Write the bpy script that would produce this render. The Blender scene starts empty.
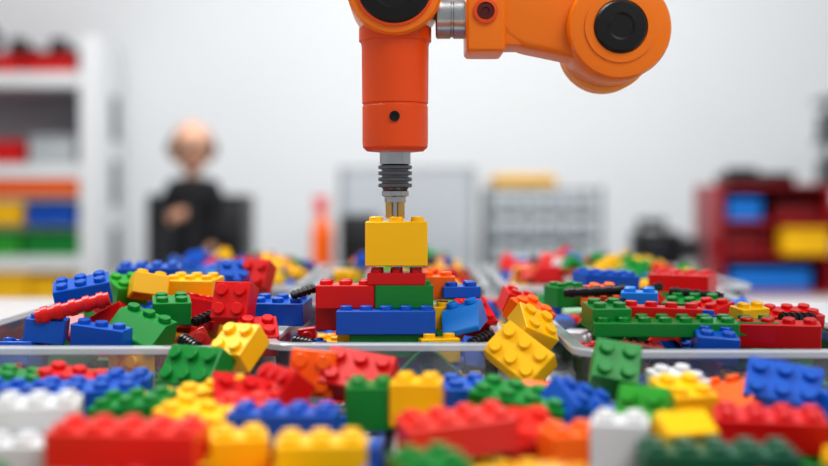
import bpy, bmesh, math, random, time
import numpy as np
from mathutils import Vector, Matrix, Euler
random.seed(7)
T0=time.time()
scene=bpy.context.scene
TABLE=0.755
# ---------------------------------------------------------------- materials
def lin(c):
    c=c/255.0
    return c/12.92 if c<=0.04045 else ((c+0.055)/1.055)**2.4
def rgb(r,g,b): return (lin(r),lin(g),lin(b),1)
MATS={}
def mat(name,col,rough=0.35,metal=0.0,noise=0.04,nscale=30,coat=0.0,bump=0.0):
    if name in MATS: return MATS[name]
    m=bpy.data.materials.new(name); m.use_nodes=True
    nt=m.node_tree; b=nt.nodes['Principled BSDF']
    c=rgb(*col)
    b.inputs['Roughness'].default_value=rough
    b.inputs['Metallic'].default_value=metal
    b.inputs['Coat Weight'].default_value=coat
    tc=nt.nodes.new('ShaderNodeTexCoord')
    n=nt.nodes.new('ShaderNodeTexNoise'); n.inputs['Scale'].default_value=nscale
    n.inputs['Detail'].default_value=3
    nt.links.new(tc.outputs['Object'],n.inputs['Vector'])
    r=nt.nodes.new('ShaderNodeMix'); r.data_type='RGBA'
    r.inputs[6].default_value=tuple(max(0,x*(1-noise)) for x in c[:3])+(1,)
    r.inputs[7].default_value=tuple(min(1,x*(1+noise)) for x in c[:3])+(1,)
    nt.links.new(n.outputs['Fac'],r.inputs[0])
    nt.links.new(r.outputs[2],b.inputs['Base Color'])
    if bump>0:
        bp=nt.nodes.new('ShaderNodeBump'); bp.inputs['Strength'].default_value=bump
        bp.inputs['Distance'].default_value=0.002
        nt.links.new(n.outputs['Fac'],bp.inputs['Height']); nt.links.new(bp.outputs['Normal'],b.inputs['Normal'])
    MATS[name]=m; return m
def clear_mat(name,fac=0.10,tint=(235,240,245)):
    m=bpy.data.materials.new(name); m.use_nodes=True; nt=m.node_tree
    for n in list(nt.nodes): nt.nodes.remove(n)
    out=nt.nodes.new('ShaderNodeOutputMaterial')
    tr=nt.nodes.new('ShaderNodeBsdfTransparent'); tr.inputs[0].default_value=(0.95,0.96,0.97,1)
    gl=nt.nodes.new('ShaderNodeBsdfGlossy'); gl.inputs['Roughness'].default_value=0.08
    df=nt.nodes.new('ShaderNodeBsdfDiffuse'); df.inputs[0].default_value=rgb(*tint)
    fr=nt.nodes.new('ShaderNodeLayerWeight'); fr.inputs[0].default_value=0.35
    m1=nt.nodes.new('ShaderNodeMixShader'); m2=nt.nodes.new('ShaderNodeMixShader')
    m1.inputs[0].default_value=fac
    nt.links.new(tr.outputs[0],m1.inputs[1]); nt.links.new(df.outputs[0],m1.inputs[2])
    nt.links.new(fr.outputs['Fresnel'],m2.inputs[0])
    nt.links.new(m1.outputs[0],m2.inputs[1]); nt.links.new(gl.outputs[0],m2.inputs[2])
    nt.links.new(m2.outputs[0],out.inputs[0])
    return m
BR={'red':(210,14,18),'blue':(4,88,190),'yellow':(255,196,2),'green':(4,134,52),'orange':(250,108,6),
    'white':(215,218,220),'black':(20,20,24),'salmon':(226,52,40),'dgreen':(16,90,60),'dred':(130,14,22),'lgreen':(48,160,48),'lblue':(24,130,220)}
COLS=list(BR.keys())
BM=[mat('plastic_'+c,BR[c],rough=0.36,noise=0.05,coat=0.06) for c in COLS]
CI={c:i for i,c in enumerate(COLS)}
# ---------------------------------------------------------------- helpers
def link(o,parent=None):
    scene.collection.objects.link(o)
    if parent: o.parent=parent
    return o
def empty(name,loc=(0,0,0)):
    e=bpy.data.objects.new(name,None); e.location=loc; e.empty_display_size=0.05
    scene.collection.objects.link(e); return e
def obj_from_bm(name,bm,mats,parent=None,smooth=False):
    bmesh.ops.recalc_face_normals(bm,faces=bm.faces)
    me=bpy.data.meshes.new(name); bm.to_mesh(me); bm.free()
    if not isinstance(mats,(list,tuple)): mats=[mats]
    for m in mats: me.materials.append(m)
    if smooth:
        for p in me.polygons: p.use_smooth=True
        try: me.set_sharp_from_angle(angle=math.radians(35))
        except Exception: pass
    return link(bpy.data.objects.new(name,me),parent)
def box(name,c,s,m,parent=None,bev=0.0,rot=None,seg=2):
    bm=bmesh.new(); bmesh.ops.create_cube(bm,size=1)
    bmesh.ops.scale(bm,vec=s,verts=bm.verts)
    if bev>0: bmesh.ops.bevel(bm,geom=list(bm.edges),offset=bev,segments=seg,affect='EDGES',profile=0.6)
    if rot: bmesh.ops.rotate(bm,cent=(0,0,0),matrix=Euler([math.radians(a) for a in rot]).to_matrix(),verts=bm.verts)
    bmesh.ops.translate(bm,vec=c,verts=bm.verts)
    return obj_from_bm(name,bm,m,parent,smooth=bev>0)
def lathe(name,prof,c,m,parent=None,axis='Z',seg=48):
    bm=bmesh.new(); rings=[]
    for r,t in prof:
        ring=[]
        for i in range(seg):
            a=2*math.pi*i/seg
            if axis=='Z': p=(r*math.cos(a),r*math.sin(a),t)
            elif axis=='Y': p=(r*math.cos(a),t,r*math.sin(a))
            else: p=(t,r*math.cos(a),r*math.sin(a))
            ring.append(bm.verts.new(Vector(p)+Vector(c)))
        rings.append(ring)
    for a,b in zip(rings[:-1],rings[1:]):
        for i in range(seg):
            j=(i+1)%seg; bm.faces.new((a[i],a[j],b[j],b[i]))
    bm.faces.new(rings[0]); bm.faces.new(rings[-1])
    return obj_from_bm(name,bm,m,parent,smooth=True)
def rod(name,p,q,r,m,parent=None,seg=20,r2=None):
    p=Vector(p);q=Vector(q);d=q-p
    bm=bmesh.new()
    bmesh.ops.create_cone(bm,cap_ends=True,segments=seg,radius1=r,radius2=r if r2 is None else r2,depth=d.length)
    bmesh.ops.transform(bm,matrix=Matrix.Translation((p+q)/2)@d.to_track_quat('Z','Y').to_matrix().to_4x4(),verts=bm.verts)
    return obj_from_bm(name,bm,m,parent,smooth=True)
def ellipsoid(name,c,s,m,parent=None,seg=24,rot=None):
    bm=bmesh.new(); bmesh.ops.create_uvsphere(bm,u_segments=seg,v_segments=seg//2,radius=1)
    bmesh.ops.scale(bm,vec=s,verts=bm.verts)
    if rot: bmesh.ops.rotate(bm,cent=(0,0,0),matrix=Euler([math.radians(a) for a in rot]).to_matrix(),verts=bm.verts)
    bmesh.ops.translate(bm,vec=c,verts=bm.verts)
    o=obj_from_bm(name,bm,m,parent)
    for p in o.data.polygons:p.use_smooth=True
    return o
# ---------------------------------------------------------------- brick templates
P=0.008
SLOPE=.0097   # this height code makes a sloped brick
TPL={}
def template(nx,ny,h):
    key=(nx,ny,round(h,5))
    if key in TPL: return TPL[key]
    slope=abs(h-SLOPE)<1e-6
    bm=bmesh.new(); bmesh.ops.create_cube(bm,size=1)
    sx,sy=nx*P-0.0002,ny*P-0.0002
    bmesh.ops.scale(bm,vec=(sx,sy,h),verts=bm.verts)
    bmesh.ops.translate(bm,vec=(0,0,h/2),verts=bm.verts)
    if slope:
        bmesh.ops.bisect_plane(bm,geom=list(bm.verts)+list(bm.edges)+list(bm.faces),plane_co=(0,0,0),plane_no=(0,1,0))
        for v in bm.verts:
            if v.co.y<-.001 and v.co.z>h/2: v.co.z=h*.22
    bm.faces.ensure_lookup_table()
    ed=[e for e in bm.edges if len(e.link_faces)==2 and e.calc_face_angle(0)>.2]
    bmesh.ops.bevel(bm,geom=ed,offset=0.00035,segments=1,affect='EDGES')
    bm.faces.ensure_lookup_table()
    if not slope:
        bot=min(bm.faces,key=lambda f:f.calc_center_median().z+(0 if f.calc_area()>1e-5 else 1))
        bmesh.ops.inset_region(bm,faces=[bot],thickness=0.0012,depth=0)
        r=bmesh.ops.extrude_discrete_faces(bm,faces=[bot])
        bmesh.ops.translate(bm,vec=(0,0,h-0.0014),verts=r['faces'][0].verts)
    bm.verts.ensure_lookup_table(); bm.verts.index_update()
    V=[tuple(v.co) for v in bm.verts]; F=[tuple(v.index for v in f.verts) for f in bm.faces]; S=[False]*len(F)
    bm.free()
    seg=16
    def strip(cx,cy,r0,z0,r1,z1,smooth,seg=seg):
        b=len(V)
        for rr,zz in ((r0,z0),(r1,z1)):
            for i in range(seg):
                a=2*math.pi*i/seg; V.append((cx+rr*math.cos(a),cy+rr*math.sin(a),zz))
        for i in range(seg):
            j=(i+1)%seg; F.append((b+i,b+j,b+seg+j,b+seg+i)); S.append(smooth)
        return b
    for ix in range(nx):
        for iy in range(ny):
            if slope and iy==0: continue
            cx=(ix-(nx-1)/2)*P; cy=(iy-(ny-1)/2)*P
            strip(cx,cy,0.0025,h-0.0001,0.0025,h+0.0015,True)
            b=strip(cx,cy,0.0025,h+0.0015,0.00222,h+0.0018,False)
            F.append(tuple(range(b+seg,b+2*seg))); S.append(False)
    if nx>1 and ny>1 and not slope:
        for ix in range(nx-1):
            for iy in range(ny-1):
                cx=(ix-(nx-2)/2)*P; cy=(iy-(ny-2)/2)*P
                strip(cx,cy,0.0032,0.0002,0.0032,h-0.001,True,12)
                strip(cx,cy,0.0024,h-0.001,0.0024,0.0002,True,12)
                b=strip(cx,cy,0.0032,0.0002,0.0024,0.0002,False,12)
    TPL[key]=(np.array(V),F,S)
    return TPL[key]
def brick_object(name,bricks,parent=None,mats=None):
    Vs=[];Fs=[];Ss=[];Ms=[];off=0
    for nx,ny,h,c,M in bricks:
        V,F,S=template(nx,ny,h); A=np.array(M)
        Vs.append(V@A[:3,:3].T+A[:3,3])
        Fs.extend([tuple(i+off for i in f) for f in F]); Ss.extend(S); Ms.extend([CI[c]]*len(F)); off+=len(V)
    me=bpy.data.meshes.new(name)
    me.from_pydata(np.concatenate(Vs).tolist(),[],Fs)
    for m in BM: me.materials.append(m)
    me.polygons.foreach_set('material_index',Ms); me.polygons.foreach_set('use_smooth',Ss); me.update()
    return link(bpy.data.objects.new(name,me),parent)
# ---------------------------------------------------------------- tray layout
TRAYS=[ # x0,x1,y0,y1,height
 (-.185,-.073,.435,.715,.030),(-.054,.033,.445,.615,.030),(.0646,.180,.425,.715,.030),
 (-.195,-.006,.250,.392,.014),(.004,.195,.250,.392,.014)]
FAR=[(-.190,-.078,.745,.985,.030),(-.062,.045,.745,.985,.030),(.062,.215,.745,.985,.030)]
# ---------------------------------------------------------------- rigid body settling of the loose bricks
SC=40.0
types=[(4,2,.0096),(3,2,.0096),(2,2,.0096),(4,1,.0096),(2,1,.0096),(4,2,.0048),(6,1,.0096),(1,1,.0096),(3,1,.0048),(2,2,SLOPE),(3,2,SLOPE)]
wts=[20,21,23,7,10,5,2,6,6,8,4]
ccols=['red','blue','yellow','green','orange','white','black','salmon','dgreen','dred','lgreen','lblue']
cw=[27,21,19,18,6,2,4,2,1,0,2,3]
bpy.ops.rigidbody.world_add()
rbw=scene.rigidbody_world
scene.gravity=(0,0,-30)
rbw.substeps_per_frame=8; rbw.solver_iterations=12
NF=75
rbw.point_cache.frame_start=1; rbw.point_cache.frame_end=NF+5
scene.frame_start=1; scene.frame_end=NF+5
simcol=bpy.data.collections.new('sim'); scene.collection.children.link(simcol)
def cubemesh(sx,sy,sz):
    me=bpy.data.meshes.new('s'); x,y,z=sx/2,sy/2,sz/2
    me.from_pydata([(-x,-y,-z),(x,-y,-z),(x,y,-z),(-x,y,-z),(-x,-y,z),(x,-y,z),(x,y,z),(-x,y,z)],[],
      [(0,3,2,1),(4,5,6,7),(0,1,5,4),(1,2,6,5),(2,3,7,6),(3,0,4,7)]); return me
stat=[];act=[];info=[]
def sbox(x0,x1,y0,y1,z0,z1):
    me=cubemesh((x1-x0)*SC,(y1-y0)*SC,(z1-z0)*SC)
    o=bpy.data.objects.new('st',me); o.location=((x0+x1)/2*SC,(y0+y1)/2*SC,(z0+z1)/2*SC); simcol.objects.link(o); stat.append(o)
sbox(-.3,.3,.1,.85,-.02,.0012)
w=.003
for x0,x1,y0,y1,h in TRAYS:
    sbox(x0-w,x0+.002,y0-w,y1+w,0,h); sbox(x1-.002,x1+w,y0-w,y1+w,0,h)
    sbox(x0,x1,y0-w,y0+.002,0,h); sbox(x0,x1,y1-.002,y1+w,0,h)
X0,X1,Y0,Y1=-.205,.205,.245,.725
sbox(X0-.02,X0,.2,.78,0,.35); sbox(X1,X1+.02,.2,.78,0,.35); sbox(X0-.02,X1+.02,Y0-.02,Y0,0,.35); sbox(X0-.02,X1+.02,Y1,Y1+.02,0,.35)
tm={t:cubemesh(t[0]*P*SC,t[1]*P*SC,(t[2]+.001)*SC) for t in types}
N=860; n=0; layer=0; CS=.036
nxg=int((X1-X0)/CS); nyg=int((Y1-Y0)/CS)
while n<N:
    for i in range(nxg):
        for j in range(nyg):
            if n>=N: break
            t=random.choices(types,wts)[0]
            o=bpy.data.objects.new('ac',tm[t])
            x=X0+(i+.5)*(X1-X0)/nxg; y=Y0+(j+.5)*(Y1-Y0)/nyg
            o.location=((x+random.uniform(-.002,.002))*SC,(y+random.uniform(-.002,.002))*SC,(.05+layer*.034)*SC)
            e=random.random()
            o.rotation_euler=(random.gauss(0,.6)+(math.pi if e<.14 else 0),random.gauss(0,.6),random.uniform(0,6.28))
            simcol.objects.link(o); act.append(o); info.append(t); n+=1
    layer+=1
def selonly(objs):
    bpy.ops.object.select_all(action='DESELECT')
    for o in objs:o.select_set(True)
    bpy.context.view_layer.objects.active=objs[0]
selonly(stat); bpy.ops.rigidbody.objects_add(type='PASSIVE')
selonly(act); bpy.ops.rigidbody.objects_add(type='ACTIVE')
for o in stat+act:
    rb=o.rigid_body; rb.collision_shape='BOX'; rb.friction=.5; rb.restitution=.0; rb.use_margin=True; rb.collision_margin=0.0
for o in act: o.rigid_body.mass=.1; o.rigid_body.linear_damping=.05; o.rigid_body.angular_damping=.2
for f in range(1,NF+1): scene.frame_set(f)
dg=bpy.context.evaluated_depsgraph_get()
sim=[]
for o,t in zip(act,info):
    M=o.evaluated_get(dg).matrix_world.copy()
    L=M.translation/SC; R=M.to_3x3().normalized().to_4x4()
    B=Matrix.Translation((L.x,L.y,L.z+TABLE))@R@Matrix.Translation((0,0,-(t[2]+.001)/2))
    if TABLE-.001<L.z+TABLE<TABLE+.06: sim.append([t[0],t[1],t[2],random.choices(ccols,cw)[0],B])
bpy.ops.rigidbody.world_remove()
for o in stat+act: bpy.data.objects.remove(o)
bpy.data.collections.remove(simcol)
scene.gravity=(0,0,-9.81); scene.frame_set(1)
print('SIM',len(sim),'t',time.time()-T0)
# ---------------------------------------------------------------- hero bricks (nx,ny,h,colour,x,y,zcentre,rx,ry,rz)
H=.0096
heroes=[
 # left tray
 (3,2,H,'blue',-.144,.500,.8000,14,-10,14),(2,2,H,'yellow',-.1205,.522,.8005,-15,10,20),(3,2,H,'yellow',-.101,.528,.7995,5,0,-12),
 (2,2,H,'green',-.1025,.486,.7935,8,0,14),(3,2,SLOPE,'green',-.110,.463,.7885,8,16,-25),(3,1,H,'blue',-.124,.456,.7855,5,5,-18),
 (2,2,H,'blue',-.150,.470,.787,0,6,10),(4,2,H,'blue',-.138,.600,.801,5,0,8),(2,2,H,'lblue',-.128,.56,.797,0,0,30),
 (2,2,H,'lgreen',-.134,.535,.798,20,0,40),
 (2,2,H,'red',-.0740,.474,.7975,68,0,-14),(4,2,H,'red',-.0905,.515,.790,0,12,35),
 (3,2,H,'blue',-.057,.492,.7925,6,0,-10),(2,2,H,'red',-.063,.464,.785,25,0,12),
 (2,2,H,'blue',-.094,.60,.800,40,0,20),(2,2,H,'red',-.082,.60,.800,60,0,-20),
 # middle tray, right of the stack
 (2,2,.0048,'blue',.0195,.486,.8015,0,0,3),(2,2,SLOPE,'lblue',.0200,.471,.7915,10,-14,-18),(2,1,H,'orange',.0095,.487,.803,0,0,0),
 (2,1,H,'yellow',.010,.461,.7800,0,0,12),
 (2,2,H,'red',.026,.510,.788,40,0,30),(2,2,H,'orange',.005,.56,.799,20,0,-15),
 # between trays
 (2,2,H,'yellow',.0475,.460,.7885,38,22,24),(3,2,H,'yellow',.0405,.440,.7800,50,30,-38),(2,2,H,'orange',.050,.50,.79,30,0,50),
 (2,2,H,'red',.048,.53,.792,10,20,10),
 # right tray
 (7,2,.0056,'green',.098,.452,.7900,3,0,-3),(5,1,.0056,'red',.0955,.464,.7945,3,2,-4),(2,2,H,'green',.0765,.458,.7935,6,0,8),
 (2,2,H,'lblue',.098,.500,.7955,0,0,-12),(2,2,H,'blue',.1155,.441,.7845,8,4,-6),(4,1,H,'red',.144,.455,.787,10,0,-12),
 (2,2,H,'green',.072,.545,.7945,0,0,18),(3,2,.0056,'green',.126,.520,.7925,10,0,-30),(2,2,.0056,'red',.128,.498,.792,10,0,-50),
 (2,1,H,'yellow',.139,.478,.791,10,0,30),(4,2,.0056,'green',.129,.462,.789,0,0,-8),(2,2,H,'orange',.088,.53,.794,15,0,25),
 (3,2,.0056,'blue',.113,.478,.7905,0,6,25),(4,2,.0056,'red',.16,.50,.789,10,0,10),(4,2,H,'blue',.10,.60,.797,4,4,20),(4,2,H,'red',.14,.60,.797,0,0,-30),
 # foreground
 (2,2,H,'orange',-.0345,.398,.7800,80,4,-8),(3,2,H,'red',-.0190,.396,.7790,44,8,-14),(2,2,.0135,'green',-.0136,.362,.7755,0,0,3),
 (2,2,.0135,'yellow',.0010,.360,.7770,0,0,-6),(2,2,H,'blue',.0170,.383,.7745,6,0,10),(4,2,H,'green',.0345,.366,.7740,10,8,-24),
 (3,2,H,'blue',.0535,.364,.7735,30,20,38),(2,2,.0130,'green',.0690,.396,.7815,50,10,-6),(2,2,.013,'lgreen',.0710,.352,.7735,60,0,-30),
 (2,2,.0130,'yellow',.0840,.362,.7755,16,0,18),(3,2,H,'blue',.1205,.376,.7780,44,8,-18),(3,2,SLOPE,'orange',.1050,.382,.7745,6,-14,-50),
 (4,2,H,'red',.1050,.340,.7720,6,0,-12),(4,2,H,'salmon',.0120,.326,.7740,6,-4,14),(4,2,H,'blue',-.0385,.341,.7730,0,0,-3),
 (5,1,H,'yellow',-.0720,.370,.7745,8,-6,26),(3,2,H,'yellow',-.0640,.343,.7725,8,10,-24),(5,2,H,'salmon',-.0760,.306,.7750,4,0,-4),
 (3,2,.012,'yellow',-.0245,.303,.7710,0,0,4),(3,2,.013,'white',-.1080,.330,.7760,4,0,10),(3,2,H,'white',-.1060,.314,.7695,0,0,4),
 (2,2,.013,'white',.0570,.318,.7730,0,0,-12),(5,2,H,'dgreen',.0790,.300,.7705,0,0,-4),(4,2,H,'blue',-.1050,.372,.7755,6,0,10),
 (3,2,H,'green',-.0870,.358,.7735,8,-6,-10),(3,2,H,'blue',-.1280,.366,.7755,4,0,-12),(3,2,H,'green',-.1360,.383,.7775,8,10,16),
 (3,2,H,'green',-.0790,.417,.7780,55,0,-30),(2,2,H,'yellow',-.0650,.426,.7855,40,0,-32),(3,2,H,'red',-.0545,.374,.7740,40,10,20),
 (3,2,H,'red',-.0450,.380,.7760,50,0,-60),(2,2,H,'salmon',-.0515,.352,.773,10,0,12),(2,2,H,'blue',-.0960,.385,.7765,0,0,6),
 (3,2,H,'red',-.1150,.387,.7765,8,8,-14),(2,2,H,'orange',.0420,.384,.7710,30,0,-20),
 (2,2,H,'salmon',.0330,.335,.7710,30,0,20),(2,2,.012,'orange',.0440,.320,.7700,0,0,10),(2,2,H,'yellow',-.0480,.316,.7710,0,0,10),
 (3,2,H,'blue',.1420,.362,.7740,6,0,14),(3,2,H,'green',.1350,.342,.772,10,0,50),(3,2,SLOPE,'red',.0000,.384,.773,10,0,30),
 (2,2,H,'white',.0880,.385,.7770,10,0,20),
]
def hm(hb):
    nx,ny,h,c,x,y,z,rx,ry,rz=hb
    return Matrix.Translation((x,y,z))@Euler((math.radians(rx),math.radians(ry),math.radians(rz)),'XYZ').to_matrix().to_4x4()@Matrix.Translation((0,0,-h/2))
HB=[[b[0],b[1],b[2],b[3],hm(b)] for b in heroes]
def T(x,y,z,rz=0): return Matrix.Translation((x,y,z))@Matrix.Rotation(math.radians(rz),4,'Z')
SX=-.0072
stack=[(5,2,H,'blue',T(-.0113,.468,.7860)),(4,2,H,'red',T(-.0250,.4845,.7860)),(3,2,H,'yellow',T(.004,.4845,.7860)),
       (3,2,H,'red',T(-.0282,.4765,.7956)),(3,2,H,'green',T(-.0040,.4765,.7956)),(3,2,.0050,'red',T(SX,.4765,.8052)),
       (4,2,H,'green',T(-.010,.470,.7764)),(4,2,H,'yellow',T(-.016,.486,.7764)),(4,2,H,'red',T(-.012,.478,.7668)),(4,2,H,'blue',T(-.012,.478,.7572))]
stack=[list(s) for s in stack]
def pts(b):
    nx,ny,h=b[0],b[1],b[2]
    g=np.array([(x,y,z) for x in np.linspace(-.94,.94,7)*nx*P/2 for y in np.linspace(-.92,.92,5)*ny*P/2 for z in np.linspace(.06,.94,4)*h])
    A=np.array(b[4]); return g@A[:3,:3].T+A[:3,3]
def inside(b,p,e=0.0):
    A=np.array(b[4].inverted()); q=p@A[:3,:3].T+A[:3,3]
    return ((abs(q[:,0])<b[0]*P/2+e)&(abs(q[:,1])<b[1]*P/2+e)&(q[:,2]>-e)&(q[:,2]<b[2]+.0012+e)).any()
FP=[pts(b) for b in sim]
keep=[]
fixed=HB+stack
hc=np.array([b[4]@Vector((0,0,b[2]/2)) for b in fixed])
for b,p in zip(sim,FP):
    c=p.mean(0); bad=False; top=p[:,2].max()
    if c[1]<.41 and top>.7820-max(0,(c[1]-.345))*.14: bad=True
    if c[1]>=.41 and top>.797: bad=True
    if not bad:
        for k,(x0,x1,y0,y1,hh) in enumerate(TRAYS):
            rim=TABLE+hh
            low=p[p[:,2]<rim+.0005]
            if len(low):
                inn=(low[:,0]>x0+.0005)&(low[:,0]<x1-.0005)&(low[:,1]>y0+.0005)&(low[:,1]<y1-.0005)
                out=(low[:,0]<x0-.005)|(low[:,0]>x1+.005)|(low[:,1]<y0-.005)|(low[:,1]>y1+.005)
                if not (inn.all() or out.all()): bad=True;break
            if k<3:
                near=(p[:,0]>x0-.012)&(p[:,0]<x1+.012)&(p[:,1]>y0-.02)&(p[:,1]<y1+.012)&~((p[:,0]>x0+.010)&(p[:,0]<x1-.010)&(p[:,1]>y0+.012))
                if (near&(p[:,2]>rim-.0005)).any(): bad=True;break
    if not bad and .395<c[1]<.44 and not any(x0<c[0]<x1 and y0<c[1]<y1 for x0,x1,y0,y1,hh in TRAYS) and top>.772: bad=True
    if not bad:
        for i in np.where(np.linalg.norm(hc-c,axis=1)<.045)[0]:
            f=fixed[i]
            if inside(f,p,-.0003): bad=True;break
            if c[2]>hc[i][2]-.002:
                if any(inside(f,p-np.array((0,0,s))) for s in (.005,.01,.015)): bad=True;break
                if any(inside(f,p+np.array((0,s,-.001))) for s in (.006,.012)): bad=True;break
    if not bad: keep.append(b)
print('kept',len(keep),'t',time.time()-T0)
def reg(b):
    c=b[4]@Vector((0,0,b[2]/2))
    for i,(x0,x1,y0,y1,h) in enumerate(TRAYS):
        if x0<=c.x<=x1 and y0<=c.y<=y1: return i
    return -1
groups={}
for b in keep+HB: groups.setdefault(reg(b),[]).append(b)
for k,g in groups.items(): brick_object('toy_brick_pile',g)
brick_object('toy_brick_stack',stack)
# far trays
src={0:[b for b in sim if reg(b)==0],2:[b for b in sim if reg(b)==2]}
def copyto(srcid,dx0,dx1,dy0,dy1,rot,lift=0,maxz=.795):
    x0,x1,y0,y1,h=TRAYS[srcid]; cx,cy=(x0+x1)/2,(y0+y1)/2; tx,ty=(dx0+dx1)/2,(dy0+dy1)/2; out=[]
    for b in src[srcid]:
        M=Matrix.Translation((tx,ty,lift))@Matrix.Rotation(rot,4,'Z')@Matrix.Translation((-cx,-cy,0))@b[4]
        nb=[b[0],b[1],b[2],random.choices(ccols,cw)[0],M]; p=pts(nb)
        if p[:,0].min()>dx0+.003 and p[:,0].max()<dx1-.003 and p[:,1].min()>dy0+.003 and p[:,1].max()<dy1-.003 and p[:,2].max()<maxz: out.append(nb)
    return out
def heap(x0,x1,y0,y1,n,zb=.774,top=.788):
    out=[]
    for i in range(n):
        t=random.choices(types,wts)[0]
        x=random.uniform(x0+.020,x1-.020); y=random.uniform(y0+.020,y1-.020)
        u=1-max(abs(2*(x-x0)/(x1-x0)-1),abs(2*(y-y0)/(y1-y0)-1))
        z=zb+(top-zb)*min(1,u*2)*random.uniform(.3,1)
        out.append([t[0],t[1],t[2],random.choices(ccols,cw)[0],Matrix.Translation((x,y,z))@Euler((random.gauss(0,.4),random.gauss(0,.4),random.uniform(0,6.28))).to_matrix().to_4x4()])
    return out
x0,x1,y0,y1,h=FAR[0]; brick_object('toy_brick_pile',copyto(0,x0,x1,y0,y1,math.pi)+heap(x0,x1,y0,y1,60))
x0,x1,y0,y1,h=FAR[1]; brick_object('toy_brick_pile',copyto(2,x0,x1,y0,y1,0)+heap(x0,x1,y0,y1,60))
x0,x1,y0,y1,h=FAR[2]; brick_object('toy_brick_pile',copyto(2,x0,x0+.115,y0,y1,math.pi)+heap(x0,x1,y0,y1,100))
# small axle / pin parts lying on the piles
parts=empty('toy_axle_pieces')
def axle(p,q,r,c):
    m=BM[CI[c]]; p=Vector(p);q=Vector(q); rod('axle',p,q,r*.8,m,parts)
    for k in range(5):
        a=p.lerp(q,.08+.19*k); b=p.lerp(q,.08+.19*k+.09); rod('collar',a,b,r,m,parts)
axle((-.152,.462,.7930),(-.124,.468,.8000),.0034,'red')
axle((-.0510,.480,.8000),(-.0415,.484,.8030),.0020,'black')
axle((.0680,.520,.7980),(.0960,.512,.8000),.0026,'black')
axle((.118,.530,.7980),(.140,.520,.7960),.0022,'black')
axle((-.0900,.446,.7860),(-.083,.440,.7830),.0028,'black')
axle((.078,.436,.7850),(.094,.434,.7830),.0024,'dred')
axle((.112,.394,.7760),(.130,.390,.7780),.0028,'dred')
axle((-.048,.458,.7840),(-.040,.455,.7830),.0022,'black'); axle((.022,.452,.7830),(.030,.458,.7860),.0024,'black')
axle((.150,.470,.7920),(.166,.478,.7910),.0022,'black'); axle((.108,.545,.7960),(.120,.560,.7980),.0022,'black'); axle((.082,.480,.7960),(.090,.492,.7960),.0022,'black')
axle((-.160,.520,.7960),(-.150,.535,.7980),.0022,'black'); axle((-.090,.470,.7900),(-.082,.480,.7930),.0022,'black')
axle((.052,.400,.7710),(.060,.410,.7740),.0024,'black'); axle((-.030,.420,.7640),(-.015,.416,.7640),.0024,'black'); axle((.012,.414,.7640),(.024,.420,.7640),.0022,'black')
# ---------------------------------------------------------------- clear trays
clear=clear_mat('clear_plastic',.20,(212,220,228)); clear_rim=clear_mat('clear_plastic_rim',.72,(216,224,232))
def tray(name,x0,x1,y0,y1,h,z=TABLE):
    bm=bmesh.new(); R=.010; seg=6
    def ring(off,zz):
        out=[]; r=max(.002,R+off)
        for cx,cy,a0 in ((x1-R,y1-R,0),(x0+R,y1-R,90),(x0+R,y0+R,180),(x1-R,y0+R,270)):
            for i in range(seg+1):
                a=math.radians(a0+90*i/seg); out.append(bm.verts.new((cx+r*math.cos(a),cy+r*math.sin(a),z+zz)))
        return out
    prof=[(-.0012,.0003),(.0010,h-.0030),(.0050,h-.0030),(.0056,h-.0026),(.0056,h-.0006),(.0050,h),(.0004,h),(-.0002,h-.001),(-.0022,.0012)]
    rs=[ring(*p) for p in prof]; n=len(rs[0])
    for k,(a,b) in enumerate(zip(rs[:-1],rs[1:])):
        for i in range(n):
            f=bm.faces.new((a[i],a[(i+1)%n],b[(i+1)%n],b[i])); f.material_index=1 if 1<=k<=6 else 0
    bm.faces.new(rs[0]); bm.faces.new(rs[-1])
    return obj_from_bm(name,bm,[clear,clear_rim],smooth=True)
for t in TRAYS+FAR: tray('storage_tray',*t)
# ---------------------------------------------------------------- robot arm
arm=empty('robot_arm',(0,0,0))
OR=mat('robot_orange',(240,126,8),rough=.36,coat=.15,nscale=60)
OD=mat('robot_deep_orange',(228,82,8),rough=.38,coat=.15,nscale=60)
OL=mat('robot_light_orange',(250,170,80),rough=.4)
SV=mat('brushed_steel',(185,188,190),rough=.25,metal=1,nscale=200,noise=.1)
DS=mat('dark_steel',(120,120,123),rough=.3,metal=1)
BRS=mat('brass',(214,176,110),rough=.28,metal=1)
BK=mat('black_rubber',(12,13,16),rough=.4)
GY=mat('dark_grey_plastic',(52,54,58),rough=.4)
ax,ay=-.0078,.4765
lathe('wrist_barrel',[(.0066,.8597),(.0118,.8602),(.0134,.8618),(.0136,.8640),(.0136,.8786),(.0133,.8790),(.0133,.8796),(.0137,.8800),(.0139,.9035),(.0143,.9052)],(ax,ay,0),OD,arm)
lathe('wrist_collar',[(.0143,.9050),(.0150,.9056),(.0150,.9110),(.0130,.9120)],(ax,ay,0),OD,arm)
lathe('barrel_screw',[(.0021,-.0137),(.0021,-.0143),(.0013,-.0143),(.0012,-.0138)],(ax,ay,.8738),BK,arm,axis='Y',seg=20)
lathe('tool_socket',[(.0064,.8600),(.0064,.8548),(.0048,.8545)],(ax,ay,0),SV,arm)
pr=[]
z=.8545
for k in range(4):
    pr+=[(.0055,z),(.0070,z-.0003),(.0070,z-.0016),(.0055,z-.0019)]; z-=.0025
lathe('tool_rings',pr+[(.0050,.8440)],(ax,ay,0),DS,arm)
lathe('tool_neck',[(.0050,.8442),(.0056,.8436),(.0056,.8418),(.0044,.8412),(.0044,.8390)],(ax,ay,0),SV,arm)
for s,nm in ((-1,'gripper_finger_left'),(1,'gripper_finger_right')):
    box(nm,(ax+s*.0026,ay,.8362),(.0026,.0060,.0078),BRS,arm,bev=.0004)
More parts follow.
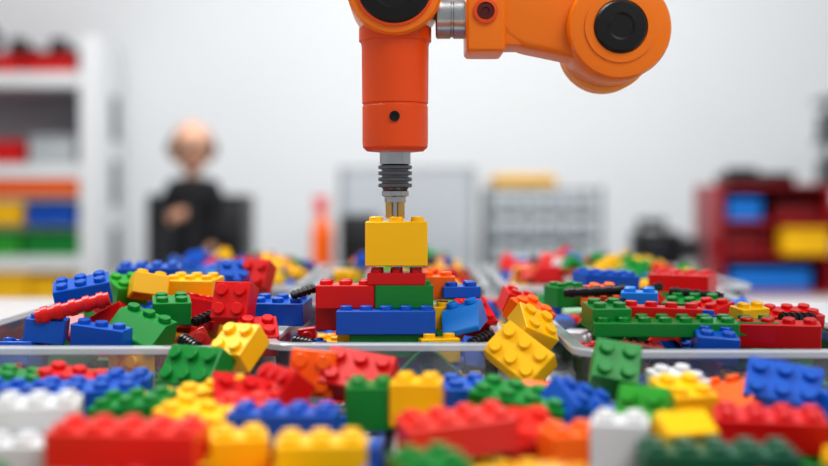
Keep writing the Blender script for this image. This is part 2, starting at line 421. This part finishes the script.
lathe('gripper_core',[(.0022,.8400),(.0022,.8330),(.0012,.8325)],(ax,ay,0),SV,arm,seg=24)
WZ=.9255
lathe('wrist_joint',[(.0165,-.0175),(.0184,-.0172),(.0194,-.0158),(.0194,.0150),(.0180,.0175)],(ax,ay,WZ),OR,arm,axis='Y',seg=64)
lathe('wrist_joint_ring',[(.0160,-.0174),(.0160,-.0184),(.0150,-.0186),(.0148,-.0170)],(ax,ay,WZ),OD,arm,axis='Y',seg=64)
lathe('wrist_joint_cap',[(.0149,-.0172),(.0149,-.0188),(.0138,-.0196),(.0090,-.0200),(.0085,-.0194)],(ax,ay,WZ),BK,arm,axis='Y',seg=64)
lathe('coupling',[(.0085,.0090),(.0092,.0095),(.0092,.0150),(.0086,.0153),(.0086,.0160),(.0092,.0163),(.0092,.0212)],(0,ay,.9160),SV,arm,axis='X')
box('link_housing',(.0290,ay,.9190),(.0160,.0280,.0385),OR,arm,bev=.0025,seg=3)
lathe('housing_bolt_ring',[(.0050,-.0140),(.0050,-.0150),(.0036,-.0152),(.0034,-.0142)],(.0288,ay,.9160),OD,arm,axis='Y',seg=32)
lathe('housing_bolt',[(.0035,-.0140),(.0035,-.0147),(.0016,-.0148),(.0014,-.0143)],(.0288,ay,.9160),mat('dark_red_brown',(90,18,10),rough=.4),arm,axis='Y',seg=32)
def hull_link(name,cA,rA,cB,rB,y0,y1,m,bev=.003):
    ax_,az=cA;bx,bz=cB
    ang=math.atan2(bz-az,bx-ax_); d=math.hypot(bx-ax_,bz-az); off=math.acos((rA-rB)/d)
    P2=[]
    for i in range(25):
        a=ang+off+(2*math.pi-2*off)*i/24; P2.append((ax_+rA*math.cos(a),az+rA*math.sin(a)))
    for i in range(25):
        a=ang-off+(2*off)*i/24; P2.append((bx+rB*math.cos(a),bz+rB*math.sin(a)))
    bm=bmesh.new()
    f=bm.faces.new([bm.verts.new((x,y0,z)) for x,z in P2])
    r=bmesh.ops.extrude_face_region(bm,geom=[f]); vs=[v for v in r['geom'] if isinstance(v,bmesh.types.BMVert)]
    bmesh.ops.translate(bm,vec=(0,y1-y0,0),verts=vs)
    ed=[e for e in bm.edges if abs(e.verts[0].co.y-e.verts[1].co.y)<1e-6]
    bmesh.ops.bevel(bm,geom=ed,offset=bev,segments=4,affect='EDGES',profile=.5)
    return obj_from_bm(name,bm,m,arm,smooth=True)
jx,jz=.0822,.9090
hull_link('forearm_link',(.0500,.9190),.0180,(.0740,.9150),.0190,ay-.0125,ay+.0125,OR)
box('forearm_web',(.0430,ay,.9200),(.0200,.0240,.0350),OR,arm,bev=.002)
lathe('elbow_joint',[(.0180,-.0185),(.0200,-.0180),(.0208,-.0165),(.0208,.0150),(.0195,.0170)],(jx,ay,jz),OR,arm,axis='Y',seg=64)
lathe('elbow_ring',[(.0142,-.0184),(.0142,-.0192),(.0109,-.0194),(.0107,-.0184)],(jx,ay,jz),OR,arm,axis='Y',seg=64)
lathe('elbow_cap',[(.0104,-.0184),(.0104,-.0200),(.0096,-.0208),(.0055,-.0210),(.0045,-.0203)],(jx,ay,jz),BK,arm,axis='Y',seg=64)
lathe('elbow_back_drum',[(.0180,.0168),(.0194,.0178),(.0194,.0300),(.0180,.0315)],(jx+.0005,ay,jz-.0030),OL,arm,axis='Y',seg=64)
hull_link('upper_arm_link',(jx,jz+.008),.0170,(jx+.03,jz+.22),.0260,ay+.031,ay+.058,OR)
lathe('shoulder_joint',[(.028,-.02),(.030,-.018),(.030,.055),(.028,.058)],(jx+.03,ay+.03,jz+.22),OR,arm,axis='Y')
lathe('shoulder_cap',[(.018,-.019),(.018,-.023),(.015,-.025)],(jx+.03,ay+.03,jz+.22),BK,arm,axis='Y')
lathe('ceiling_column',[(.030,jz+.245),(.034,jz+.25),(.034,2.54),(.075,2.56),(.075,2.60)],(jx+.03,ay+.048,0),OR,arm,axis='Z')
hb=brick_object('toy_brick',[(3,2,.0170,'yellow',Matrix.Translation((SX,ay,.8130))@Matrix.Scale(1.07,4))])
# ---------------------------------------------------------------- table
WH=mat('white_laminate',(222,225,228),rough=.3,noise=.02,nscale=8)
tbl=empty('work_table')
box('top',(.05,.59,TABLE-.0150),(1.30,.82,.030),WH,tbl,bev=.003)
for i,(x,y) in enumerate(((-.55,.22),(.65,.22),(-.55,.95),(.65,.95))): box('leg_%d'%(i+1),(x,y,(TABLE-.03)/2),(.05,.05,TABLE-.03),mat('grey_metal',(150,152,156),rough=.4,metal=.6),tbl,bev=.004)
# ---------------------------------------------------------------- room
WALL=mat('wall_paint',(232,235,238),rough=.8,noise=.015,nscale=3,bump=.1)
XL,XR,YB,YF=-2.3,2.3,4.30,-1.4
box('wall_back',(0,YB+.05,1.3),(XR-XL+.2,.1,2.6),WALL)
box('wall_left',(XL-.05,(YB+YF)/2,1.3),(.1,YB-YF,2.6),WALL)
box('wall_right',(XR+.05,(YB+YF)/2,1.3),(.1,YB-YF,2.6),WALL)
box('ceiling',(0,(YB+YF)/2,2.65),(XR-XL+.2,YB-YF+.1,.1),mat('ceiling_paint',(232,232,232),rough=.9))
box('floor',(0,(YB+YF)/2,-.05),(XR-XL+.2,YB-YF+.1,.1),mat('floor_vinyl',(170,172,175),rough=.5,noise=.06,nscale=5))
box('baseboard_back',(0,YB-.008,.05),(XR-XL,.016,.1),WH)
bn=empty('back_bench'); BT=.56
box('top',(.55,3.62,BT-.0175),(2.70,.75,.035),WH,bn,bev=.004)
box('carcass',(.55,3.66,(BT-.035)/2+.04),(2.62,.64,BT-.035-.08),WH,bn,bev=.004)
for k in range(5): box('door_panel',(-.45+.5*k,3.332,.28),(.47,.016,.42),WALL,bn,bev=.003); 
for k in range(5): rod('handle',(-.30+.5*k,3.315,.36),(-.30+.5*k,3.315,.44),.006,SV,bn)
box('plinth',(.55,3.68,.02),(2.5,.55,.04),GY,bn)
# ---------------------------------------------------------------- left white shelf with its contents
sh=empty('storage_shelf')
SHW=mat('shelf_white',(232,234,236),rough=.4)
sx0,sx1,sy0,sy1=-1.95,-1.075,3.90,4.25
box('side_right',(sx1-.03,(sy0+sy1)/2,.70),(.06,sy1-sy0,1.40),SHW,sh,bev=.003); box('side_left',(sx0+.02,(sy0+sy1)/2,.70),(.04,sy1-sy0,1.40),SHW,sh,bev=.003)
for i,z in enumerate((1.25,.938,.623,.36,.03)): box('board_%d'%(i+1),((sx0+sx1)/2-.01,(sy0+sy1)/2,z),(sx1-sx0-.10,sy1-sy0-.01,.050),SHW,sh,bev=.003)
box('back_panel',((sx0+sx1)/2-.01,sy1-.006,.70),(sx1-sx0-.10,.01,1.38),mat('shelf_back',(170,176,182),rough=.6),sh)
HG=mat('perforated_grey',(110,116,122),rough=.5)
for zz in (1.13,.90,.66): box('slotted_strip',(sx1+.002,4.13,zz),(.006,.09,.16),HG,sh,bev=.001)
def bin_(name,x,y,z,w_,d_,h_,m):
    e=empty(name)
    t=.006
    box('bottom',(x,y,z+t/2),(w_,d_,t),m,e)
    box('front',(x,y-d_/2+t/2,z+h_/2),(w_,t,h_),m,e,bev=.002); box('rear',(x,y+d_/2-t/2,z+h_/2),(w_,t,h_),m,e,bev=.002)
    box('side_1',(x-w_/2+t/2,y,z+h_/2),(t,d_,h_),m,e,bev=.002); box('side_2',(x+w_/2-t/2,y,z+h_/2),(t,d_,h_),m,e,bev=.002)
    box('lip',(x,y-d_/2-.004,z+h_-.008),(w_*.98,.012,.010),m,e,bev=.003)
    box('contents',(x,y,z+h_*.45),(w_-.02,d_-.02,h_*.8),m,e,bev=.01)
    return e
cr=lambda c:BM[CI[c]]
b1,b2,b3,b4=1.2755,.9635,.6485,.3855
bin_('storage_bin',-1.46,4.04,b1,.24,.26,.060,cr('red')); bin_('storage_bin',-1.24,4.04,b1,.17,.26,.060,cr('red'))
for x in (-1.36,-1.22):
    e=empty('toy_truck'); zt=b1+.062
    box('chassis',(x,4.04,zt+.018),(.11,.07,.018),cr('black'),e,bev=.004); box('cab',(x-.025,4.04,zt+.045),(.05,.065,.045),cr('black'),e,bev=.008)
    for dx in (-.035,.035):
        for dy in (-.04,.04): lathe('wheel',[(.012,-.007),(.018,-.005),(.018,.005),(.012,.007)],(x+dx,4.04+dy,zt+.018),BK,e,axis='Y',seg=20)
e=empty('desk_fan'); rod('stem',(-1.50,4.04,b1+.062),(-1.50,4.04,b1+.10),.012,BK,e); lathe('head',[(.03,-.02),(.045,-.01),(.045,.02),(.02,.03)],(-1.50,4.04,b1+.13),BK,e,axis='Y')
bin_('storage_bin',-1.47,4.04,b2,.28,.24,.080,cr('red')); 
bin_('storage_bin',-1.235,4.05,b2,.16,.26,.095,mat('bin_grey',(188,193,196),rough=.4))
bin_('storage_bin',-1.35,4.05,b3+.205,.44,.26,.070,cr('orange'))
bin_('storage_bin',-1.43,4.05,b3+.105,.20,.28,.080,cr('yellow')); bin_('storage_bin',-1.235,4.05,b3+.105,.17,.28,.070,cr('blue'))
box('shelf_riser',(-1.53,4.08,b3+.197),(.80,.30,.012),SHW,sh); box('shelf_riser',(-1.53,4.08,b3+.098),(.80,.30,.012),SHW,sh)
bin_('storage_bin',-1.45,4.06,b3,.21,.28,.080,cr('lgreen')); bin_('storage_bin',-1.235,4.06,b3,.19,.28,.080,cr('green'))
bin_('storage_bin',-1.43,4.04,b4,.24,.28,.205,cr('yellow')); bin_('storage_bin',-1.22,4.04,b4,.16,.28,.195,cr('yellow'))
# ---------------------------------------------------------------- black cabinet speaker
sp=empty('speaker_cabinet'); 
box('body',(-.655,3.56,BT+.148),(.29,.24,.296),BK,sp,bev=.006); box('grille',(-.655,3.435,BT+.145),(.25,.012,.26),GY,sp,bev=.004)
lathe('driver',[(.07,-.008),(.085,-.004),(.085,.004),(.06,.006)],(-.60,3.426,BT+.12),BK,sp,axis='Y')
# ---------------------------------------------------------------- doll figurine
SK=mat('doll_skin',(222,172,144),rough=.55); HR=mat('doll_hair',(34,30,32),rough=.7); CL=mat('doll_jacket',(18,19,24),rough=.75,bump=.3,nscale=80)
doll=empty('doll_figurine')
dx,dy=-.628,3.26
def skin(name,verts,edges,radii,m,parent,sub=2,rootv=0):
    me=bpy.data.meshes.new(name); me.from_pydata(verts,edges,[]); o=link(bpy.data.objects.new(name,me),parent)
    md=o.modifiers.new('Skin','SKIN'); md.use_smooth_shade=True
    for i,r in enumerate(radii):
        v=me.skin_vertices[0].data[i]; r=r if isinstance(r,tuple) else (r,r); v.radius=r; v.use_root=(i==rootv)
    s=o.modifiers.new('Sub','SUBSURF'); s.levels=sub; s.render_levels=sub
    me.materials.append(m); return o
V=[(dx,dy,.700),(dx,dy,.75),(dx,dy,.82),(dx+.002,dy,.872),(dx+.002,dy,.906),
   (dx-.050,dy,.872),(dx-.076,dy-.005,.820),(dx-.070,dy-.045,.779),(dx-.048,dy-.076,.787),
   (dx+.054,dy,.872),(dx+.078,dy,.810),(dx+.072,dy-.02,.750),(dx+.062,dy-.035,.718),
   (dx-.028,dy,.675),(dx-.032,dy-.004,.625),(dx-.034,dy,.585),(dx+.028,dy,.675),(dx+.032,dy-.004,.625),(dx+.034,dy,.585)]
E=[(0,1),(1,2),(2,3),(3,4),(3,5),(5,6),(6,7),(7,8),(3,9),(9,10),(10,11),(11,12),(0,13),(13,14),(14,15),(0,16),(16,17),(17,18)]
Rr=[(.054,.038),(.052,.036),(.056,.038),(.048,.034),.023,.032,.028,.023,.018,.032,.028,.023,.018,.034,.027,.022,.034,.027,.022]
skin('jacket_and_trousers',V,E,Rr,CL,doll)
for s in (-1,1):
    ellipsoid('shoe',(dx+s*.034,dy-.018,BT+.018),(.024,.042,.018),BK,doll)
rod('neck',(dx,dy,.89),(dx,dy-.002,.945),.019,SK,doll)
HZ=.988
Rz=Matrix.Rotation(math.radians(14),3,'Z')
bm=bmesh.new(); bmesh.ops.create_uvsphere(bm,u_segments=40,v_segments=28,radius=1)
for v in bm.verts:
    x,y,z=v.co
    w_=1-.20*max(0,-z)**1.3; x*=w_; 
    if y<0: y*=(1-.10*max(0,-z)); 
    if y<-.3:
        for sx_ in (-.36,.36):
            d=math.hypot(x-sx_,(z+.02)*1.3); y+=.10*math.exp(-(d/.16)**2)
        y-=.22*math.exp(-((x/.11)**2+((z+.22)/.16)**2)); y-=.05*math.exp(-((x/.22)**2+((z+.52)/.08)**2)); y-=.06*math.exp(-((x/.25)**2+((z+.82)/.14)**2))
    v.co=(x*.056,y*.060,z*.074)
bmesh.ops.rotate(bm,cent=(0,0,0),matrix=Rz,verts=bm.verts)
bmesh.ops.translate(bm,vec=(dx,dy-.004,HZ),verts=bm.verts)
hd=obj_from_bm('head',bm,SK,doll); [setattr(p,'use_smooth',True) for p in hd.data.polygons]
def hp(x,y,z): return tuple(Rz@Vector((x,y,z))+Vector((dx,dy-.004,HZ)))
EW=mat('doll_eye_white',(240,240,240),rough=.2)
for s in (-1,1):
    ellipsoid('eye',hp(s*.020,-.0500,-.002),(.0105,.006,.0078),EW,doll); ellipsoid('pupil',hp(s*.020,-.0555,-.002),(.0088,.003,.0080),BK,doll)
    ellipsoid('eyebrow',hp(s*.021,-.0545,.016),(.014,.004,.0042),HR,doll,rot=(0,s*8,0))
    ellipsoid('ear',hp(s*.056,.004,-.008),(.007,.012,.016),SK,doll)
    bm=bmesh.new(); n1,n2=28,8; vs=[]
    for i in range(n1):
        a=2*math.pi*i/n1; ring=[]
        for j in range(n2):
            b=2*math.pi*j/n2; rr=.0165+.0024*math.cos(b)
            ring.append(bm.verts.new(hp(s*.0205+rr*math.cos(a),-.0600+.0022*math.sin(b),-.002+rr*.85*math.sin(a))))
        vs.append(ring)
    for i in range(n1):
        for j in range(n2): bm.faces.new((vs[i][j],vs[(i+1)%n1][j],vs[(i+1)%n1][(j+1)%n2],vs[i][(j+1)%n2]))
    obj_from_bm('spectacle_rim',bm,BK,doll,smooth=True)
    rod('spectacle_temple',hp(s*.037,-.0590,.002),hp(s*.058,-.004,.004),.0018,BK,doll,seg=8)
ellipsoid('mouth',hp(0,-.0575,-.039),(.016,.004,.0045),mat('doll_lips',(140,46,44),rough=.5),doll)
bm=bmesh.new(); bmesh.ops.create_uvsphere(bm,u_segments=40,v_segments=28,radius=1)
dl=[v for v in bm.verts if (v.co.y<-.10+.42*max(0,v.co.z)) or v.co.z<-.60]
bmesh.ops.delete(bm,geom=dl,context='VERTS')
for v in bm.verts: v.co=(v.co.x*.0590,v.co.y*.064,v.co.z*.0775)
bmesh.ops.rotate(bm,cent=(0,0,0),matrix=Rz,verts=bm.verts); bmesh.ops.translate(bm,vec=(dx,dy-.004,HZ),verts=bm.verts)
hr=obj_from_bm('hair',bm,HR,doll); [setattr(p,'use_smooth',True) for p in hr.data.polygons]
sd=hr.modifiers.new('s','SOLIDIFY'); sd.thickness=.002; sd.offset=1
for s in (-1,1): lathe('headphone_cup',[(.014,-.007),(.020,-.004),(.020,.004),(.014,.007)],hp(s*.062,.008,-.002),BK,doll,axis='X',seg=24)
def hand(c,fw,side,scale=1.0,nm='hand'):
    c=Vector(c);fw=Vector(fw).normalized();side=Vector(side).normalized();up=fw.cross(side)
    V=[c,c+fw*.018*scale,c+fw*.030*scale];E=[(0,1),(1,2)];R=[(.012*scale,.008*scale),(.015*scale,.008*scale),(.013*scale,.007*scale)]
    skin(nm+'_palm',[tuple(v) for v in V],E,R,SK,doll,sub=2)
    for k,(o,l) in enumerate(((-.0105,.017),(-.0035,.021),(.0035,.019),(.0105,.015))):
        a=c+fw*.026*scale+side*o*scale; b=a+fw*l*.55*scale-up*.003*scale; d=b+fw*l*.3*scale-up*.008*scale; e2=d-up*.006*scale+fw*.001
        skin(nm+'_finger_%d'%(k+1),[tuple(a),tuple(b),tuple(d),tuple(e2)],[(0,1),(1,2),(2,3)],[.0036*scale,.0034*scale,.0032*scale,.0028*scale],SK,doll,sub=1)
    a=c+fw*.008*scale-side*.010*scale; b=a+fw*.010*scale-side*.008*scale; d=b+fw*.010*scale-side*.001
    skin(nm+'_thumb',[tuple(a),tuple(b),tuple(d)],[(0,1),(1,2)],[.005*scale,.0042*scale,.0036*scale],SK,doll,sub=1)
hand((dx-.051,dy-.074,.787),(.55,-.55,.35),(.2,.5,.8),1.35,'right_hand')
hand((dx+.062,dy-.037,.717),(-.1,-.3,-1),(0,1,-.3),1.1,'left_hand')
# ---------------------------------------------------------------- centre background
bo=empty('spray_bottle'); bx,by=-.275,3.45
lathe('bottle_body',[(.026,BT),(.032,BT+.005),(.032,BT+.18),(.026,BT+.21),(.012,BT+.225),(.011,BT+.24)],(bx,by,0),cr('orange'),bo)
lathe('bottle_cap',[(.016,BT+.238),(.016,BT+.255),(.011,BT+.265),(.010,BT+.275)],(bx,by,0),cr('salmon'),bo)
box('trigger_head',(bx-.004,by,BT+.280),(.045,.018,.018),cr('salmon'),bo,bev=.003); box('trigger',(bx-.022,by,BT+.255),(.006,.010,.04),cr('red'),bo,bev=.002,rot=(0,15,0))
ac=empty('acrylic_case'); cc=clear_mat('acrylic',.02,(240,242,244)); ce=clear_mat('acrylic_edge',.10,(210,215,220))
acx=-.02
box('front',(acx,3.42,BT+.19),(.40,.006,.36),cc,ac); box('rear',(acx,3.72,BT+.19),(.40,.006,.36),cc,ac)
for s in (-1,1): box('side',(acx+s*.20,3.57,BT+.19),(.006,.30,.36),cc,ac)
box('lid',(acx,3.57,BT+.373),(.41,.31,.008),ce,ac); box('base',(acx,3.57,BT+.006),(.41,.31,.012),ce,ac)
for x in (acx-.2,acx+.2): rod('edge',(x,3.42,BT+.01),(x,3.42,BT+.37),.003,ce,ac)
mc=empty('label_printer'); box('body',(-.16,3.36,BT+.115),(.11,.08,.22),BK,mc,bev=.012); box('slot',(-.16,3.317,BT+.185),(.07,.006,.012),GY,mc); box('lid',(-.16,3.36,BT+.23),(.10,.07,.016),GY,mc,bev=.005)
# ---------------------------------------------------------------- grey drawer rack
gr=empty('drawer_rack'); GM=mat('rack_grey',(120,126,130),rough=.4,metal=.3); DR=mat('drawer_grey',(176,183,188),rough=.35)
gx,gy,gw,gd,gh=.395,3.60,.335,.28,.320
for sx_ in (-1,1):
    for sy_ in (-1,1): box('post',(gx+sx_*gw/2,gy+sy_*gd/2,BT+gh/2),(.014,.014,gh),GM,gr,bev=.002)
for k in range(5): box('shelf_plate',(gx,gy,BT+.012+k*(gh-.024)/4),(gw,gd,.009),GM,gr)
for k in range(4):
    for j in range(3):
        x=gx+(j-1)*.106; z=BT+.020+k*.074+.028
        box('drawer',(x,gy-.01,z),(.098,gd-.03,.052),DR,gr,bev=.004); box('drawer_pull',(x,gy-gd/2-.002,z+.004),(.036,.010,.010),GM,gr,bev=.002)
yb=bin_('storage_bin',.335,3.58,BT+gh,.19,.2,.035,cr('yellow'))
# ---------------------------------------------------------------- black camcorder
ca=empty('video_camera'); vx,vy=.735,3.5
box('body',(vx,vy,BT+.13),(.14,.12,.11),BK,ca,bev=.012)
lathe('lens',[(.030,-.10),(.036,-.095),(.036,-.05),(.031,-.048),(.031,0)],(vx-.01,vy-.03,BT+.13),BK,ca,axis='Y')
lathe('lens_glass',[(.027,-.101),(.020,-.104)],(vx-.01,vy-.03,BT+.13),mat('lens_glass',(20,24,40),rough=.05),ca,axis='Y')
rod('handle_front',(vx-.045,vy,BT+.18),(vx-.045,vy,BT+.21),.010,BK,ca); rod('handle_rear',(vx+.02,vy,BT+.18),(vx+.02,vy,BT+.21),.010,BK,ca); rod('handle_grip',(vx-.055,vy,BT+.21),(vx+.03,vy,BT+.21),.013,BK,ca)
box('side_monitor',(vx+.105,vy,BT+.13),(.07,.015,.07),GY,ca,bev=.004); box('foot',(vx,vy,BT+.038),(.12,.09,.076),BK,ca,bev=.01)
# ---------------------------------------------------------------- red rack
rr=empty('parts_rack'); RM=mat('rack_red',(160,22,34),rough=.35); rx_,ry_,rw,rd,rh=1.055,3.50,.32,.30,.325
for sx_ in (-1,1):
    box('side_frame',(rx_+sx_*rw/2,ry_,BT+rh/2),(.014,rd,rh),RM,rr,bev=.003)
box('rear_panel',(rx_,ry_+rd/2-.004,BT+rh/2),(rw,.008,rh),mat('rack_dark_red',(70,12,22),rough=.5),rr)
for z in (.008,.115,.215,rh-.006): box('rack_shelf',(rx_,ry_,BT+z),(rw,rd,.012),RM,rr,bev=.002)
box('divider',(rx_-.02,ry_,BT+.165),(.008,rd-.02,.10),RM,rr)
bin_('storage_bin',rx_-.085,ry_-.01,BT+.221,.10,.24,.065,cr('lblue')); bin_('storage_bin',rx_+.085,ry_-.04,BT+.121,.14,.24,.078,cr('yellow'))
bin_('storage_bin',rx_-.09,ry_-.01,BT+.121,.11,.24,.07,cr('dred')); bin_('storage_bin',rx_-.01,ry_-.01,BT+.014,.24,.24,.065,cr('lblue')); bin_('storage_bin',rx_+.07,ry_-.0,BT+.221,.13,.24,.05,cr('dred'))
e=empty('power_drill_case'); box('case',(rx_-.02,ry_,BT+rh+.018),(.20,.16,.036),BK,e,bev=.008); box('handle',(rx_-.02,ry_-.09,BT+rh+.018),(.08,.02,.014),GY,e,bev=.004); box('tool',(rx_-.06,ry_,BT+rh+.044),(.09,.05,.016),BK,e,bev=.004)
ts=empty('tool_stand'); tx=1.275
box('post_1',(tx,3.55,BT+.30),(.02,.02,.60),GM,ts,bev=.003); box('post_2',(tx+.30,3.55,BT+.30),(.02,.02,.60),GM,ts,bev=.003)
for z in (.02,.17,.32,.46,.59): box('tier',(tx+.15,3.56,BT+z),(.32,.22,.012),GM,ts,bev=.002)
for zz,c in ((.026,'blue'),(.176,'dgreen'),(.326,'black'),(.466,'black')): bin_('storage_bin',tx+.07,3.56,BT+zz,.13,.2,.085,cr(c))
# ---------------------------------------------------------------- lights
def area(name,loc,target,sx_,sy_,p,col=(1,1,1)):
    l=bpy.data.lights.new(name,'AREA'); l.shape='RECTANGLE'; l.size=sx_; l.size_y=sy_; l.energy=p; l.color=col
    o=bpy.data.objects.new(name,l); o.location=loc; o.rotation_euler=(Vector(target)-Vector(loc)).to_track_quat('-Z','Y').to_euler(); scene.collection.objects.link(o)
area('ceiling_light_key',(-.55,.75,2.2),(0,.55,.75),.7,.7,23,(1,.98,.95))
area('added_fill_light',(.7,-.5,2.2),(0,.5,.78),1.0,.8,17,(1,.98,.95))  # added fill lamp to brighten the bricks, not a ceiling fixture
area('added_wall_wash',(-.5,2.5,2.0),(-.15,4.3,.90),1.2,.4,14,(1,.99,.97))  # added lamp, aimed to brighten the middle of the back wall
area('added_wall_wash',(.6,2.5,2.0),(.35,4.3,.90),1.2,.4,13,(1,.99,.97))  # second added wall lamp, no real fitting behind it
wd=bpy.data.worlds.new('World'); scene.world=wd; wd.use_nodes=True
wd.node_tree.nodes['Background'].inputs[0].default_value=(.95,.97,1,1); wd.node_tree.nodes['Background'].inputs[1].default_value=.42
# ---------------------------------------------------------------- camera
cd=bpy.data.cameras.new('camera'); cd.lens=50; cd.sensor_width=36; cd.shift_y=-33/828; cd.clip_start=.01
cam=bpy.data.objects.new('camera',cd); cam.location=(0,0,.84); cam.rotation_euler=(math.radians(90),0,0); scene.collection.objects.link(cam)
cd.dof.use_dof=True; cd.dof.focus_distance=.474; cd.dof.aperture_fstop=5.2
scene.camera=cam
scene.view_settings.view_transform='Standard'
try: scene.view_settings.look='Medium High Contrast'
except Exception as ex: print('look',ex)
print('done',time.time()-T0)
